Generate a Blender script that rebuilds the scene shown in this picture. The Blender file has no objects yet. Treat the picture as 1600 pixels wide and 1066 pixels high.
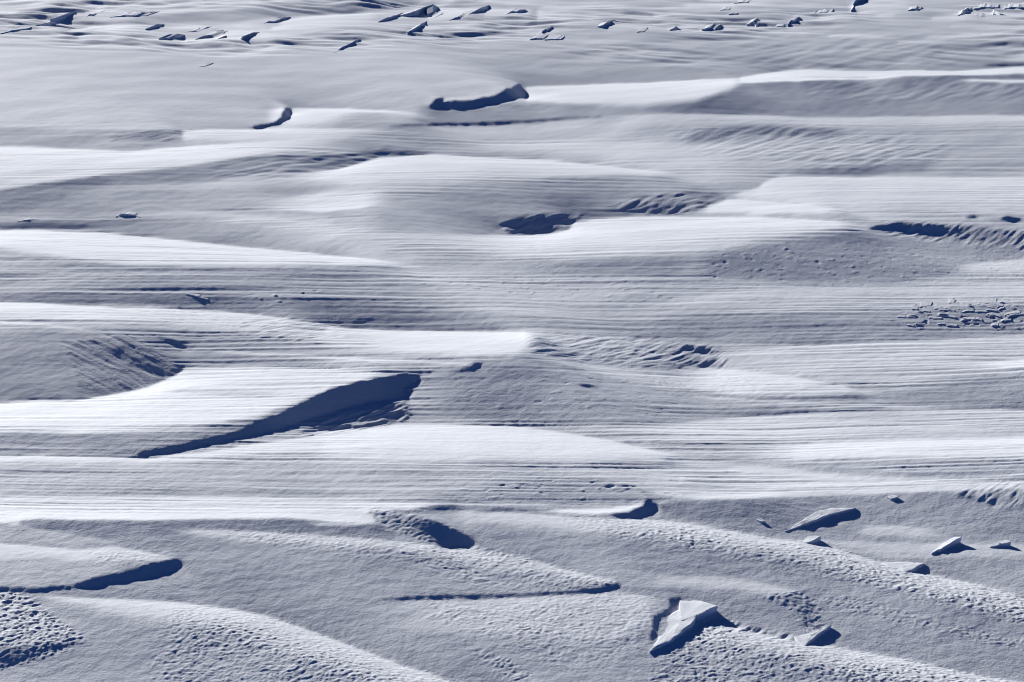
import bpy, math
import numpy as np

# ------------------------------------------------------------------ camera, sky, sun, exposure
scene = bpy.context.scene
CAM_H = 5.1
PITCH = math.radians(16.7)
FPX = 3608.0                       # focal length in photograph pixels (1600 wide)
SUN_EL = math.radians(13.0)
SUN_AZ = math.radians(28.0)        # degrees left of straight away from the camera

cam_data = bpy.data.cameras.new("camera")
cam_data.sensor_width = 36.0
cam_data.lens = 36.0 * FPX / 1600.0
cam_data.clip_start = 0.1
cam_data.clip_end = 5000.0
cam = bpy.data.objects.new("camera", cam_data)
cam.location = (0, 0, CAM_H)
cam.rotation_euler = (math.pi / 2 - PITCH, 0, 0)
scene.collection.objects.link(cam)
scene.camera = cam

world = bpy.data.worlds.new("World")
scene.world = world
world.use_nodes = True
nt = world.node_tree
bg = nt.nodes["Background"]
sky = nt.nodes.new("ShaderNodeTexSky")
sky.sky_type = 'NISHITA'
sky.sun_disc = False
sky.sun_elevation = SUN_EL
sky.sun_rotation = -SUN_AZ         # clockwise from +Y
sky.altitude = 3000.0
sky.air_density = 0.45
sky.dust_density = 0.0
sky.ozone_density = 8.0
nt.links.new(sky.outputs[0], bg.inputs[0])
bg.inputs[1].default_value = 0.05

sun_data = bpy.data.lights.new("sun", 'SUN')
sun_data.energy = 5.0
sun_data.angle = math.radians(0.53)
sun_data.color = (1.0, 0.985, 0.955)
sun = bpy.data.objects.new("sun", sun_data)
sun.rotation_euler = (math.pi / 2 - SUN_EL, 0, math.pi + SUN_AZ)
sun.location = (-10, 10, 20)
scene.collection.objects.link(sun)

scene.view_settings.view_transform = 'Standard'
scene.view_settings.look = 'None'
scene.view_settings.exposure = 0.74
scene.view_settings.gamma = 1.0
scene.view_settings.use_curve_mapping = False
scene.cycles.pixel_filter_type = 'BLACKMAN_HARRIS'
scene.cycles.filter_width = 1.05

# ------------------------------------------------------------------ helpers
CP, SP = math.cos(PITCH), math.sin(PITCH)


def project(x, y, z):
    """World point -> photograph pixel."""
    h = z - CAM_H
    zc = y * CP - h * SP
    yc = y * SP + h * CP
    return 800 + FPX * x / zc, 533 - FPX * yc / zc


def at(u, v, z=0.0):
    """Photograph pixel -> point at height z."""
    a, b = (u - 800) / FPX, (533 - v) / FPX
    dy, dz = CP + b * SP, -SP + b * CP
    t = (z - CAM_H) / dz
    return a * t, dy * t


def sstep(t):
    t = np.clip(t, 0, 1)
    return t * t * (3 - 2 * t)


_rng = np.random.RandomState(7)
_PERM = _rng.permutation(256)
_PERM = np.concatenate([_PERM, _PERM]).astype(np.int32)
_ANG = _rng.rand(256) * 2 * np.pi
_GX, _GY = np.cos(_ANG).astype(np.float32), np.sin(_ANG).astype(np.float32)


def perlin(x, y, seed=0):
    x = np.asarray(x, np.float32) + seed * 17.31
    y = np.asarray(y, np.float32) + seed * 9.77
    xf, yf = np.floor(x), np.floor(y)
    xi, yi = xf.astype(np.int32) & 255, yf.astype(np.int32) & 255
    fx, fy = x - xf, y - yf
    ux = fx * fx * fx * (fx * (fx * 6 - 15) + 10)
    uy = fy * fy * fy * (fy * (fy * 6 - 15) + 10)
    x1, y1 = (xi + 1) & 255, (yi + 1) & 255

    def grad(a, b, dx, dy):
        h = _PERM[_PERM[a] + b]
        return _GX[h] * dx + _GY[h] * dy
    n00 = grad(xi, yi, fx, fy)
    n10 = grad(x1, yi, fx - 1, fy)
    n01 = grad(xi, y1, fx, fy - 1)
    n11 = grad(x1, y1, fx - 1, fy - 1)
    a = n00 + ux * (n10 - n00)
    b = n01 + ux * (n11 - n01)
    return (a + uy * (b - a)) * 1.5


# ------------------------------------------------------------------ relief survey of the snow field
# Every drift is written as where its slopes turn towards or away from the low sun
# (photograph coordinates are only used to find the spot on the snow).  The survey is
# integrated below into one height field in metres.
MX, MY0, MY1 = 420, 160, 240
W, H = 1600 + 2 * MX, 1066 + MY0 + MY1
G = np.zeros((H, W), np.float32)
MASK = {k: np.zeros((H, W), np.float32) for k in ('lump', 'hatch', 'streak', 'speck', 'fine', 'clod')}
UU = np.arange(W, dtype=np.float32) - MX
VV = np.arange(H, dtype=np.float32) - MY0


def window(x0, x1, y0, y1):
    a, b = int(max(0, x0 + MX)), int(min(W, x1 + MX + 1))
    c, d = int(max(0, y0 + MY0)), int(min(H, y1 + MY0 + 1))
    return a, b, c, d


def strip(top, bot, vt, vb=None, fl=20, fr=20, st=2, sb=8, ch=None, p=1.0):
    """Band of slope between two lines; vt at the upper line, vb at the lower."""
    if vb is None:
        vb = vt
    top, bot = np.array(top, float), np.array(bot, float)
    x0, x1 = min(top[0, 0], bot[0, 0]), max(top[-1, 0], bot[-1, 0])
    if x0 <= 0:
        x0, fl = x0 - 400, 220
    if x1 >= 1600:
        x1, fr = x1 + 400, 220
    y0, y1 = top[:, 1].min() - st, bot[:, 1].max() + sb
    a, b, c, d = window(x0, x1, y0, y1)
    xs, ys = UU[a:b][None, :], VV[c:d][:, None]
    yt = np.interp(xs[0], top[:, 0], top[:, 1])[None, :]
    yb = np.interp(xs[0], bot[:, 0], bot[:, 1])[None, :]
    wob = perlin(xs / 60.0, xs * 0 + 3.3, seed=int(abs(x0)) % 91) * 2.0 + perlin(xs / 17.0, xs * 0 + 1.3, seed=int(abs(y0)) % 91) * 0.8
    yt = yt + wob * 0.5
    yb = np.maximum(yb + wob, yt + 0.5)
    t = np.clip((ys - yt) / (yb - yt), 0, 1) ** p
    val = vt + (vb - vt) * t
    al = sstep((ys - yt) / max(st, .5) + .5) * sstep((yb - ys) / max(sb, .5) + .5)
    al = al * sstep((xs - x0) / max(fl, 1)) * sstep((x1 - xs) / max(fr, 1))
    if ch:
        m = MASK[ch]
        m[c:d, a:b] = np.maximum(m[c:d, a:b] * (1 - al), al * val) if vt >= 0 else m[c:d, a:b] * (1 - al)
    else:
        G[c:d, a:b] = G[c:d, a:b] * (1 - al) + val * al


def inside(pts, xs, ys):
    r = np.zeros(np.broadcast(xs, ys).shape, bool)
    n = len(pts)
    for i in range(n):
        xa, ya = pts[i]
        xb, yb = pts[(i + 1) % n]
        if ya == yb:
            continue
        cond = ((ya > ys) != (yb > ys)) & (xs < (xb - xa) * (ys - ya) / (yb - ya) + xa)
        r ^= cond
    return r


def blur(m, n):
    for ax in (0, 1):
        for _ in range(2):
            k = max(1, int(n))
            pad = [(0, 0), (0, 0)]
            pad[ax] = (k + 1, k)
            cs = np.cumsum(np.pad(m, pad, mode='edge'), axis=ax)
            L = 2 * k + 1
            m = (np.take(cs, range(L, cs.shape[ax]), ax) - np.take(cs, range(0, cs.shape[ax] - L), ax)) / L
    return m


def poly(pts, val, soft=1.5, ch=None):
    p = np.array(pts, float)
    q = soft * 4 + 4
    a, b, c, d = window(p[:, 0].min() - q, p[:, 0].max() + q, p[:, 1].min() - q, p[:, 1].max() + q)
    if b - a < 3 or d - c < 3:
        return
    xs, ys = UU[a:b][None, :], VV[c:d][:, None]
    k = min(1.0, np.ptp(p[:, 1]) / 25.0)
    wx = perlin(xs / 9.0 + 0 * ys, ys / 6.0 + 0 * xs, 5) * 2.6 * k
    wy = perlin(xs / 11.0 + 0 * ys, ys / 6.0 + 0 * xs, 6) * 1.4 * k
    if val < -.3:
        wx = wx + perlin(xs / 3.6 + 0 * ys, ys / 2.4 + 0 * xs, 8) * 2.6 * k
        wy = wy + perlin(xs / 4.5 + 0 * ys, ys / 2.6 + 0 * xs, 9) * 1.6 * k
    al = blur(inside(pts, xs + wx, ys + wy).astype(np.float32), soft)
    if ch:
        m = MASK[ch]
        m[c:d, a:b] = np.maximum(m[c:d, a:b], al * val) if val > 0 else m[c:d, a:b] * (1 - al)
    else:
        G[c:d, a:b] = G[c:d, a:b] * (1 - al) + val * al


def line(pts, val, w=2.0, soft=1.0):
    """Thin scarp along a polyline, widest in the middle."""
    p = np.array(pts, float)
    n = len(p)
    hw = w * np.sin(np.linspace(0.15, np.pi - 0.15, n)) * .5 + .4
    poly([(x, y - h) for (x, y), h in zip(p, hw)] + [(x, y + h) for (x, y), h in zip(p[::-1], hw[::-1])], val, soft)


DARK = -0.50
# -- broad tone of the ground
a_ = sstep((VV[:, None] - 60) / 70.0)
G += (0.035 * (1 - a_) + 0.026 * a_ * sstep((800 - VV[:, None]) / 60)).astype(np.float32)
G += (-0.056 * sstep((VV[:, None] - 790) / 40)).astype(np.float32)
MASK['streak'] += (sstep((VV[:, None] - 175) / 25) * sstep((812 - VV[:, None]) / 25)).astype(np.float32)
MASK['streak'] += (0.45 * sstep((120 - VV[:, None]) / 40)).astype(np.float32)
MASK['fine'] += 0.35

# -- far rough belt along the upper edge
_far = np.random.RandomState(21)
for i in range(190):
    x, y = _far.uniform(-150, 1750), _far.uniform(-70, 70) ** 1
    w, h = _far.uniform(40, 150), _far.uniform(4, 9)
    if y > 20 + 50 * (0.5 + 0.5 * math.sin(x / 170.0)):
        continue
    strip([(x, y), (x + w * .4, y - h * .3), (x + w, y + h * .4)], [(x, y + h * .8), (x + w, y + h)],
          _far.uniform(.06, .24), 0.01, fl=6, fr=w * .5, st=1.5, sb=6)
strip([(200, 28), (300, 20), (540, 0), (700, -12)], [(170, 36), (300, 36), (380, 32), (540, 18), (620, 14), (700, 6)], -.06, st=4, sb=4, fl=60, fr=60)
strip([(-1, 16), (60, 16), (100, 20)], [(-1, 28), (100, 26)], .16, .12, fr=40)
strip([(105, 48), (140, 38), (200, 38), (240, 44)], [(105, 52), (160, 54), (240, 52)], .17, .1, fl=10, fr=60)
strip([(340, 46), (380, 47), (430, 52)], [(340, 58), (430, 58)], .18, .08, fl=4, fr=40)
strip([(435, 33), (480, 25), (560, 17), (600, 20)], [(435, 42), (500, 46), (600, 34)], .14, .08, fl=5, fr=30)
strip([(383, 58), (440, 52)], [(383, 70), (440, 68)], .15, .05, fl=3, fr=30)
strip([(665, 12), (740, 16)], [(675, 30), (740, 28)], .2, .1, fl=3, fr=20)
strip([(755, 13), (832, 16)], [(755, 30), (832, 30)], .15, .05, fl=4, fr=10)
strip([(838, 16), (960, 30)], [(838, 33), (960, 36)], .2, .1, fl=3, fr=40)
strip([(840, 10), (1000, 8)], [(840, 15), (1000, 18)], .14, .06, fl=10, fr=40)
strip([(947, 37), (1060, 36)], [(947, 47), (1060, 44)], .19, .08, fl=4, fr=50)
strip([(530, 36), (900, 46)], [(530, 56), (900, 60)], .09, .03, fl=40, fr=60, st=6)
strip([(1340, 4), (1420, 8)], [(1340, 24), (1420, 20)], .16, .06, fl=3, fr=30)
strip([(1272, 25), (1300, 22), (1345, 28)], [(1272, 29), (1345, 32)], .18, .08, fl=8, fr=20)
strip([(1060, 4), (1160, 10)], [(1060, 14), (1160, 16)], .13, .05)
poly([(20, 150), (180, 130), (230, 165), (150, 205), (0, 210), (0, 175)], .25, 12, 'speck')
poly([(1050, 85), (1180, 60), (1320, 50), (1480, 60), (1500, 100), (1300, 108), (1080, 108)], .9, 10, 'hatch')
poly([(700, 85), (1060, 60), (1080, 105), (900, 120), (720, 110)], .4, 12, 'hatch')

# -- crescent drift at upper left
strip([(-1, 200), (200, 204), (300, 200), (420, 198)], [(-1, 228), (200, 235), (420, 215)], -.035, fr=60, st=8)
strip([(456, 169), (540, 170), (605, 173), (680, 178)], [(410, 200), (520, 197), (680, 188)], .27, .08, fl=30, fr=90, st=1.5, sb=14)
poly([(446, 169), (456, 171), (451, 184), (437, 194), (410, 200), (380, 202), (400, 198), (428, 192), (442, 182)], DARK, 1.2)
# -- hatched scarp
strip([(180, 212), (260, 204), (303, 202)], [(165, 220), (265, 219), (303, 212)], -.12, fl=20, fr=4)
strip([(180, 210), (260, 202), (303, 200)], [(165, 222), (265, 221), (303, 214)], 1.0, ch='hatch', fl=20, fr=4)
strip([(303, 203), (420, 200), (620, 202)], [(280, 219), (420, 222), (620, 214)], .17, .07, fl=10, fr=80, sb=8)

# -- big dark scarp, upper middle, with its bright windward face
strip([(690, 164), (760, 168), (840, 158), (880, 160)], [(640, 195), (760, 196), (900, 186), (950, 180)], -.09, fl=40, fr=60, st=6, sb=6)
strip([(1000, 150), (1150, 128), (1300, 126), (1600, 126)], [(1000, 172), (1060, 178), (1260, 184), (1600, 180)], -.03, -.055, fl=110, st=4, sb=2)
strip([(820, 136), (890, 134), (1000, 130), (1150, 122)], [(830, 158), (1000, 166), (1090, 158), (1170, 128)], .30, .2, fl=4, fr=30, sb=12)
strip([(690, 154), (740, 151), (782, 146)], [(690, 160), (740, 157), (782, 150)], .08, fl=3, fr=3, sb=2)
poly([(672, 168), (680, 156), (693, 152), (691, 160), (730, 158), (775, 150.5), (785, 143), (811, 133), (815, 139), (823, 146), (818, 150), (800, 156),
      (775, 160), (745, 166), (715, 169), (700, 168)], -.62, 1)
poly([(780, 145), (812, 132), (828, 150), (800, 164), (780, 168)], .9, 2, 'hatch')
line([(610, 198), (680, 195), (760, 194), (830, 190), (880, 186), (940, 182)], -.28, 2.5)
strip([(600, 176), (560, 176), (640, 176)], [(500, 196), (640, 190)], .10, .03, fl=60, fr=60)

# -- long white rim, upper right
strip([(1150, 121), (1185, 116), (1248, 107), (1320, 111), (1420, 110), (1500, 111), (1600, 103)],
      [(1150, 129), (1240, 127), (1350, 124), (1420, 120), (1500, 120), (1600, 114)], .30, .28, fl=10, st=1.5, sb=3)
strip([(1190, 119), (1300, 118), (1360, 120)], [(1190, 120), (1300, 121), (1360, 122)], .05, fl=10, fr=10, st=1, sb=1)
strip([(1400, 119), (1520, 117), (1600, 116)], [(1400, 125), (1520, 126), (1600, 124)], -.05, fl=20, st=1, sb=2)
strip([(1500, 122), (1600, 125)], [(1500, 127), (1600, 131)], .2, fl=20, st=1, sb=2)
strip([(1530, 101), (1570, 97), (1600, 95)], [(1530, 104), (1570, 103), (1600, 102)], -.14, fl=20, st=1, sb=1)
poly([(1060, 122), (1150, 118), (1140, 128), (1120, 132), (1070, 128)], .5, 2, 'hatch')
poly([(1270, 132), (1500, 124), (1600, 130), (1600, 150), (1400, 160), (1250, 150)], .7, 6, 'hatch')
strip([(930, 180), (1060, 178), (1200, 180), (1260, 184), (1600, 180)], [(930, 198), (1200, 198), (1260, 196), (1600, 195)], .13, .06, fl=60, st=1.2, sb=8)
strip([(1060, 203), (1150, 196), (1260, 198), (1330, 205)], [(1060, 222), (1200, 215), (1330, 215)], -.07, fl=40, fr=40, sb=8, st=6)
poly([(1040, 203), (1260, 196), (1480, 225), (1500, 245), (1300, 265), (1100, 240)], .8, 10, 'hatch')
strip([(1120, 210), (1250, 215), (1420, 228)], [(1120, 236), (1300, 248), (1420, 240)], .06, fl=60, fr=60, st=10, sb=10)

# -- left streaked plain and its long shaded hollow
strip([(-1, 229), (130, 233), (200, 237), (300, 228), (560, 212)], [(-1, 297), (120, 277), (250, 263), (400, 243), (560, 228)], .16, .09, fr=160, sb=6)
strip([(-1, 298), (120, 279), (250, 265), (400, 245), (540, 240), (600, 235)], [(-1, 303), (150, 293), (300, 284), (540, 264), (600, 246)], -.10, -.07, fr=10, st=3, sb=12)
poly([(330, 262), (430, 240), (600, 232), (680, 240), (590, 248), (540, 266), (420, 280), (330, 280)], .9, 5, 'hatch')
strip([(540, 239), (600, 233), (680, 238)], [(540, 262), (592, 246), (680, 241)], -.12, fl=20, fr=20, st=3, sb=2)
strip([(-1, 302), (540, 290), (560, 300)], [(-1, 330), (300, 330), (560, 340)], -.02, -.02, st=8, fr=40)
strip([(-1, 336), (100, 338), (180, 340)], [(-1, 344), (180, 344)], .04, fr=30)
line([(90, 304), (98, 306), (101, 314)], -.25, 2)
strip([(-1, 349), (150, 345), (240, 341), (335, 340)], [(-1, 359), (60, 358), (200, 350), (335, 343)], -.075, fr=30, sb=2)
strip([(200, 338), (255, 331), (330, 331), (440, 342), (560, 356)], [(200, 344), (330, 350), (560, 372)], .08, .0, fl=40, fr=60, st=1.5)
strip([(130, 352), (330, 345), (560, 372), (640, 392)], [(130, 362), (300, 377), (420, 389), (540, 400), (640, 412)], -.015, -.03, fl=30, fr=60, sb=1.5)
# -- bright white flank at left
strip([(-1, 360), (50, 360), (150, 363), (300, 378), (420, 390), (540, 401), (640, 413)],
      [(-1, 388), (100, 402), (200, 413), (400, 417), (540, 415), (640, 414)], .28, .2, fr=60, st=1.2, sb=12)
strip([(-1, 418), (300, 420), (640, 416), (860, 430)], [(-1, 455), (540, 455), (860, 440)], .03, .03, fr=260, st=8, sb=10)
strip([(-1, 456), (300, 460), (540, 470), (800, 490), (1060, 500)], [(-1, 473), (240, 481), (440, 497), (560, 514), (820, 519), (1060, 530)], -.055, fr=240, st=8, sb=1.2)
poly([(390, 462), (440, 452), (500, 448), (490, 462), (440, 474), (400, 472)], .8, 3, 'speck')

# -- bright plate and lobe, centre
strip([(440, 276), (530, 264), (592, 246), (680, 241), (760, 247), (860, 250), (960, 262), (1070, 271)], [(440, 280), (560, 288), (700, 284), (900, 278), (1070, 276)], .24, .10, fl=90, fr=60, st=1.5, sb=10)
strip([(720, 225), (930, 224), (1060, 222)], [(720, 238), (930, 242), (1060, 262)], .09, .06, fl=60, fr=60, st=4)
strip([(930, 224), (1120, 224), (1250, 228)], [(930, 250), (1120, 275), (1250, 262)], .08, .05, fl=30, fr=60, st=4, sb=8)
strip([(380, 318), (500, 300), (600, 289), (685, 294), (692, 297)], [(380, 326), (500, 330), (600, 321), (670, 307), (692, 299)], .08, .16, fl=120, fr=4, st=8, sb=1.5)
line([(694, 300), (690, 312), (672, 319), (650, 326), (620, 332), (590, 340)], -.22, 1.8, 1)
strip([(690, 298), (800, 300), (950, 300)], [(560, 362), (760, 366), (800, 352), (950, 320)], -.015, -.04, fl=60, fr=60, st=10, sb=2)
# boundary bright flank below the rock-hard dark scarps
strip([(330, 346), (500, 356), (650, 364), (760, 368), (850, 367)], [(330, 352), (420, 380), (560, 398), (760, 404), (850, 404)], .07, .0, fl=200, fr=60, st=1.2)
strip([(690, 367), (760, 368), (850, 367), (889, 358), (897, 346), (930, 342), (1050, 338), (1200, 340), (1350, 349)],
      [(690, 390), (760, 400), (900, 404), (1000, 400), (1100, 392), (1220, 370), (1350, 352)], .30, .13, fl=170, fr=50, st=1.2, sb=14)
strip([(1137, 311), (1190, 314), (1250, 320), (1330, 328)], [(1090, 331), (1200, 334), (1330, 332)], .26, .2, fl=20, fr=50, st=1.2, sb=6)
strip([(1186, 292), (1200, 282), (1222, 275), (1350, 276), (1600, 277)], [(1140, 309), (1250, 318), (1330, 326), (1600, 332)], .17, .07, fl=20, st=1.2, sb=6)
strip([(1060, 288), (1120, 287), (1185, 284)], [(1060, 302), (1130, 300), (1185, 292)], -.02, fl=30, fr=5)
strip([(1220, 268), (1300, 262), (1380, 256), (1470, 252)], [(1220, 275), (1350, 275), (1470, 266)], -.08, fl=40, fr=30, st=4, sb=1.5)
strip([(800, 336), (900, 330), (960, 322)], [(800, 345), (900, 345), (990, 336)], -.05, fl=20, fr=10, st=4)
poly([(780, 352), (800, 346), (830, 337), (880, 334), (910, 337), (890, 345), (895, 352), (885, 359), (840, 366), (800, 366), (795, 360)], -.10, 1.5)
poly([(780, 352), (800, 346), (830, 339), (870, 336), (890, 338), (862, 342), (845, 346), (828, 352), (805, 356), (795, 355)], -.23, 1.5)
poly([(955, 322), (1000, 310), (1060, 304), (1135, 311), (1092, 327), (1050, 333), (990, 331)], -.07, 2)
for q in ([(780, 352), (830, 335), (910, 335), (895, 355), (840, 368), (795, 366)], [(950, 322), (1000, 308), (1060, 302), (1130, 312), (1090, 328), (1050, 334), (980, 332)]):
    poly(q, 1, 2, 'clod')
    poly(q, .8, 2, 'hatch')
strip([(1000, 306), (1100, 298), (1190, 286)], [(1000, 312), (1130, 309), (1190, 292)], -.04, fl=30, fr=4, st=4)
strip([(640, 404), (860, 406), (1060, 404)], [(620, 414), (860, 428), (1080, 430)], -.03, fl=60, fr=40, st=8, sb=10)
poly([(600, 430), (800, 425), (1060, 440), (1080, 470), (800, 470), (640, 450)], .35, 10, 'speck')

# -- shaded mound on the right with its clodded rim
strip([(1080, 402), (1200, 384), (1300, 366), (1360, 358), (1480, 362), (1600, 372)], [(1080, 425), (1200, 440), (1400, 440), (1500, 425), (1600, 404)], -.06, -.05, fl=40, st=10, sb=12)
poly([(1354, 358), (1375, 350), (1400, 346), (1480, 352), (1540, 356), (1600, 362), (1700, 370), (1700, 392), (1600, 385), (1480, 374), (1430, 369), (1400, 363)], -.12, 2)
poly([(1354, 358), (1375, 351), (1400, 348), (1470, 354), (1500, 360), (1470, 363), (1430, 363), (1400, 360)], -.24, 2)
poly([(1350, 352), (1400, 344), (1600, 358), (1700, 366), (1700, 400), (1600, 392), (1400, 372)], 1, 3, 'clod')
poly([(1120, 395), (1300, 370), (1600, 385), (1600, 440), (1300, 455), (1080, 440)], .33, 10, 'speck')
poly([(1300, 400), (1600, 395), (1600, 430), (1350, 430)], .5, 8, 'lump')
poly([(1562, 343), (1575, 338), (1598, 343), (1580, 346)], -.4, .8)
poly([(1508, 339), (1524, 337.5), (1528, 340), (1514, 342)], -.4, .8)
strip([(1500, 415), (1560, 408), (1600, 405)], [(1480, 428), (1600, 432)], .11, .05, fl=40, st=3)
strip([(1000, 470), (1200, 452), (1600, 445)], [(1000, 480), (1300, 485), (1600, 470)], .10, .05, fl=120, st=8, sb=14)
strip([(860, 498), (1060, 495), (1300, 490), (1600, 478)], [(860, 510), (1060, 535), (1250, 538), (1450, 530), (1600, 522)], -.05, -.06, fl=220, st=10, sb=1.5)
poly([(1380, 500), (1450, 480), (1540, 470), (1700, 470), (1700, 510), (1540, 512), (1420, 512)], 1.0, 6, 'speck')
# -- long white crest across the middle
strip([(-1, 472), (160, 478), (185, 482), (230, 480), (350, 487), (440, 497), (540, 512), (600, 517), (820, 520), (860, 523)],
      [(-1, 496), (100, 501), (250, 507), (400, 523), (480, 532), (560, 548), (650, 558), (800, 556), (860, 545)], .24, .12, fr=30, st=1.2, sb=14)
strip([(540, 512), (600, 517), (820, 520), (850, 522)], [(540, 520), (650, 553), (800, 552), (850, 540)], .32, .24, fl=70, fr=45, st=1.2, sb=8)
poly([(190, 481), (350, 486), (440, 495), (540, 511), (540, 528), (470, 534), (380, 520), (250, 505)], .7, 4, 'clod')
strip([(440, 497), (520, 507)], [(440, 512), (520, 524)], .10, .05, fl=20, fr=20)
strip([(820, 522), (900, 525), (980, 528), (1060, 538), (1112, 545), (1132, 560)], [(810, 545), (900, 566), (1000, 576), (1132, 578)], .02, -.08, fl=45, fr=8, sb=10)
poly([(815, 521), (900, 523), (980, 526), (1060, 536), (1115, 543), (1138, 562), (1130, 578), (1000, 574), (900, 564), (830, 548)], 1, 3, 'clod')
strip([(1060, 537), (1085, 540), (1115, 545)], [(1060, 545), (1115, 552)], -.25, fl=15, fr=6)
strip([(1090, 574), (1180, 578), (1260, 592), (1350, 611)], [(1040, 600), (1150, 616), (1250, 618), (1350, 613)], .28, .14, fl=90, fr=30, st=2, sb=8)
poly([(1000, 580), (1180, 578), (1280, 598), (1240, 622), (1040, 625)], .6, 6, 'lump')
strip([(1040, 604), (1150, 618), (1250, 620), (1380, 617)], [(1040, 622), (1150, 625), (1380, 624)], -.07, fl=30, fr=20)
strip([(1060, 617), (1200, 625), (1320, 632), (1420, 630)], [(1060, 619), (1200, 628), (1320, 635), (1420, 634)], .15, fl=30, fr=30, st=1, sb=2)
strip([(640, 602), (760, 572), (900, 580), (1060, 612), (1200, 646)], [(640, 640), (800, 660), (1060, 664), (1200, 655)], -.055, -.05, fl=150, fr=120, st=10, sb=4)
poly([(700, 575), (1050, 590), (1060, 655), (700, 655)], .2, 10, 'speck')
strip([(960, 615), (1060, 628), (1200, 634), (1270, 636)], [(960, 640), (1060, 662), (1180, 655), (1290, 642)], -.065, fl=120, fr=30, st=2)
strip([(-1, 500), (80, 508), (150, 514)], [(-1, 505), (150, 517)], .15, fr=30, st=1, sb=3)
strip([(330, 548), (440, 553), (600, 560), (735, 566)], [(330, 552), (440, 556), (600, 565), (735, 569)], .19, fl=20, fr=6, st=1, sb=2)
line([(820, 563), (880, 572), (940, 585)], -.2, 1.5)

poly([(243, 525), (262, 530), (285, 538), (307, 547), (285, 541.5), (262, 533.5)], -.5, .8)
poly([(706, 580), (728, 577), (742, 571.5), (738, 566.5), (748, 567), (754, 570), (740, 576), (722, 580)], -.5, .8)
poly([(22, 622), (50, 616), (66, 609), (76, 600), (88, 603), (74, 611), (60, 617), (40, 621)], -.5, .8)
poly([(900, 600.5), (915, 601), (928, 603), (941, 604.5), (926, 605), (912, 603)], -.4, .8)

# -- hatched dome at left
strip([(-1, 520), (120, 520), (220, 535), (283, 575)], [(-1, 627), (110, 625), (200, 612), (283, 580)], -.035, -.09, fr=5, st=8, sb=1.5)
poly([(110, 530), (190, 522), (240, 545), (282, 578), (230, 604), (160, 616), (130, 600), (100, 560)], -.10, 5)
poly([(160, 545), (200, 532), (240, 552), (270, 575), (245, 590), (200, 575)], -.14, 6)
poly([(95, 535), (190, 520), (240, 543), (283, 578), (230, 606), (160, 618), (120, 600)], 1.0, 3, 'clod')
strip([(-1, 628), (110, 626), (170, 618), (230, 605), (275, 587), (289, 574), (400, 573), (530, 577), (605, 584)],
      [(-1, 674), (150, 675), (300, 667), (400, 652), (500, 617), (605, 590)], .25, .18, fr=40, st=1.2, sb=10)
strip([(240, 606), (330, 608), (450, 612)], [(240, 612), (330, 618), (450, 622)], .1, fl=40, fr=40, st=6, sb=6)
strip([(-1, 676), (150, 678), (300, 670), (400, 656), (430, 645)], [(-1, 711), (200, 714), (240, 710), (430, 660)], -.05, -.06, fr=15, st=5, sb=1.5)
poly([(470, 676), (500, 655), (580, 640), (633, 628), (635, 655), (600, 664), (540, 674), (480, 684)], -.07, 2)
poly([(209, 712), (224, 706), (304, 690), (371, 676), (391, 663), (439, 646), (493, 619), (516, 609), (564, 597), (631, 583), (658, 587), (642, 598), (630, 608), (632, 619),
      (598, 623), (540, 636), (472, 657), (440, 669), (371, 684), (337, 691), (300, 700), (250, 709)], -.5, 1.2)
poly([(465, 684), (500, 660), (580, 636), (636, 624), (637, 655), (600, 667), (540, 677)], 1.7, 3, 'clod')
strip([(-1, 713), (130, 713), (230, 716), (320, 707), (400, 693), (470, 685), (600, 666)], [(-1, 724), (230, 726), (400, 712), (560, 700), (600, 690)], .2, .12, fr=30, st=1.2, sb=16)
strip([(560, 672), (620, 662), (700, 663), (800, 667), (870, 673), (950, 688), (1010, 703), (1060, 712)],
      [(470, 715), (620, 722), (800, 722), (950, 722), (1060, 718)], .28, .13, fl=60, fr=50, st=1.2, sb=22)
strip([(640, 695), (820, 697), (950, 705), (1060, 712)], [(640, 702), (820, 706), (1060, 720)], .2, fl=40, fr=40, st=6, sb=8)
strip([(700, 745), (860, 750), (1110, 745)], [(700, 775), (900, 785), (1110, 775)], -.045, fl=150, fr=150, st=10, sb=10)
poly([(700, 752), (880, 745), (1100, 750), (1100, 778), (880, 785), (720, 775)], .35, 10, 'speck')

# -- right middle plain
strip([(1112, 551), (1250, 540), (1450, 531), (1600, 523)], [(1112, 556), (1150, 578), (1250, 588), (1400, 600), (1600, 575)], .11, .08, fl=20, st=1.5, sb=10)
strip([(1510, 567), (1600, 560)], [(1510, 572), (1600, 574)], .22, fl=60, st=3, sb=4)
strip([(1350, 610), (1430, 610), (1520, 595), (1600, 584)], [(1350, 632), (1450, 640), (1600, 640)], -.045, fl=40, st=3, sb=10)
strip([(940, 672), (1060, 660), (1250, 645), (1420, 636), (1600, 640)], [(940, 676), (1060, 690), (1600, 685)], .11, .09, fl=140, st=4, sb=8)
strip([(1150, 700), (1300, 693), (1450, 686), (1600, 682)], [(1150, 714), (1300, 716), (1600, 714)], .24, .15, fl=120, st=6, sb=10)
strip([(1090, 714), (1200, 716), (1300, 728), (1400, 738), (1600, 738)], [(1090, 720), (1200, 730), (1400, 752), (1600, 750)], -.03, fl=40, st=3, sb=14)
strip([(900, 728), (1060, 724), (1180, 728), (1320, 742), (1600, 752)], [(900, 740), (1060, 780), (1170, 778), (1330, 772), (1600, 764)], .11, .11, fl=170, st=10, sb=1.5)
strip([(1060, 772), (1130, 772), (1240, 768)], [(1060, 781), (1170, 779), (1240, 775)], .2, fl=60, fr=40, st=4, sb=1.5)

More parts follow.
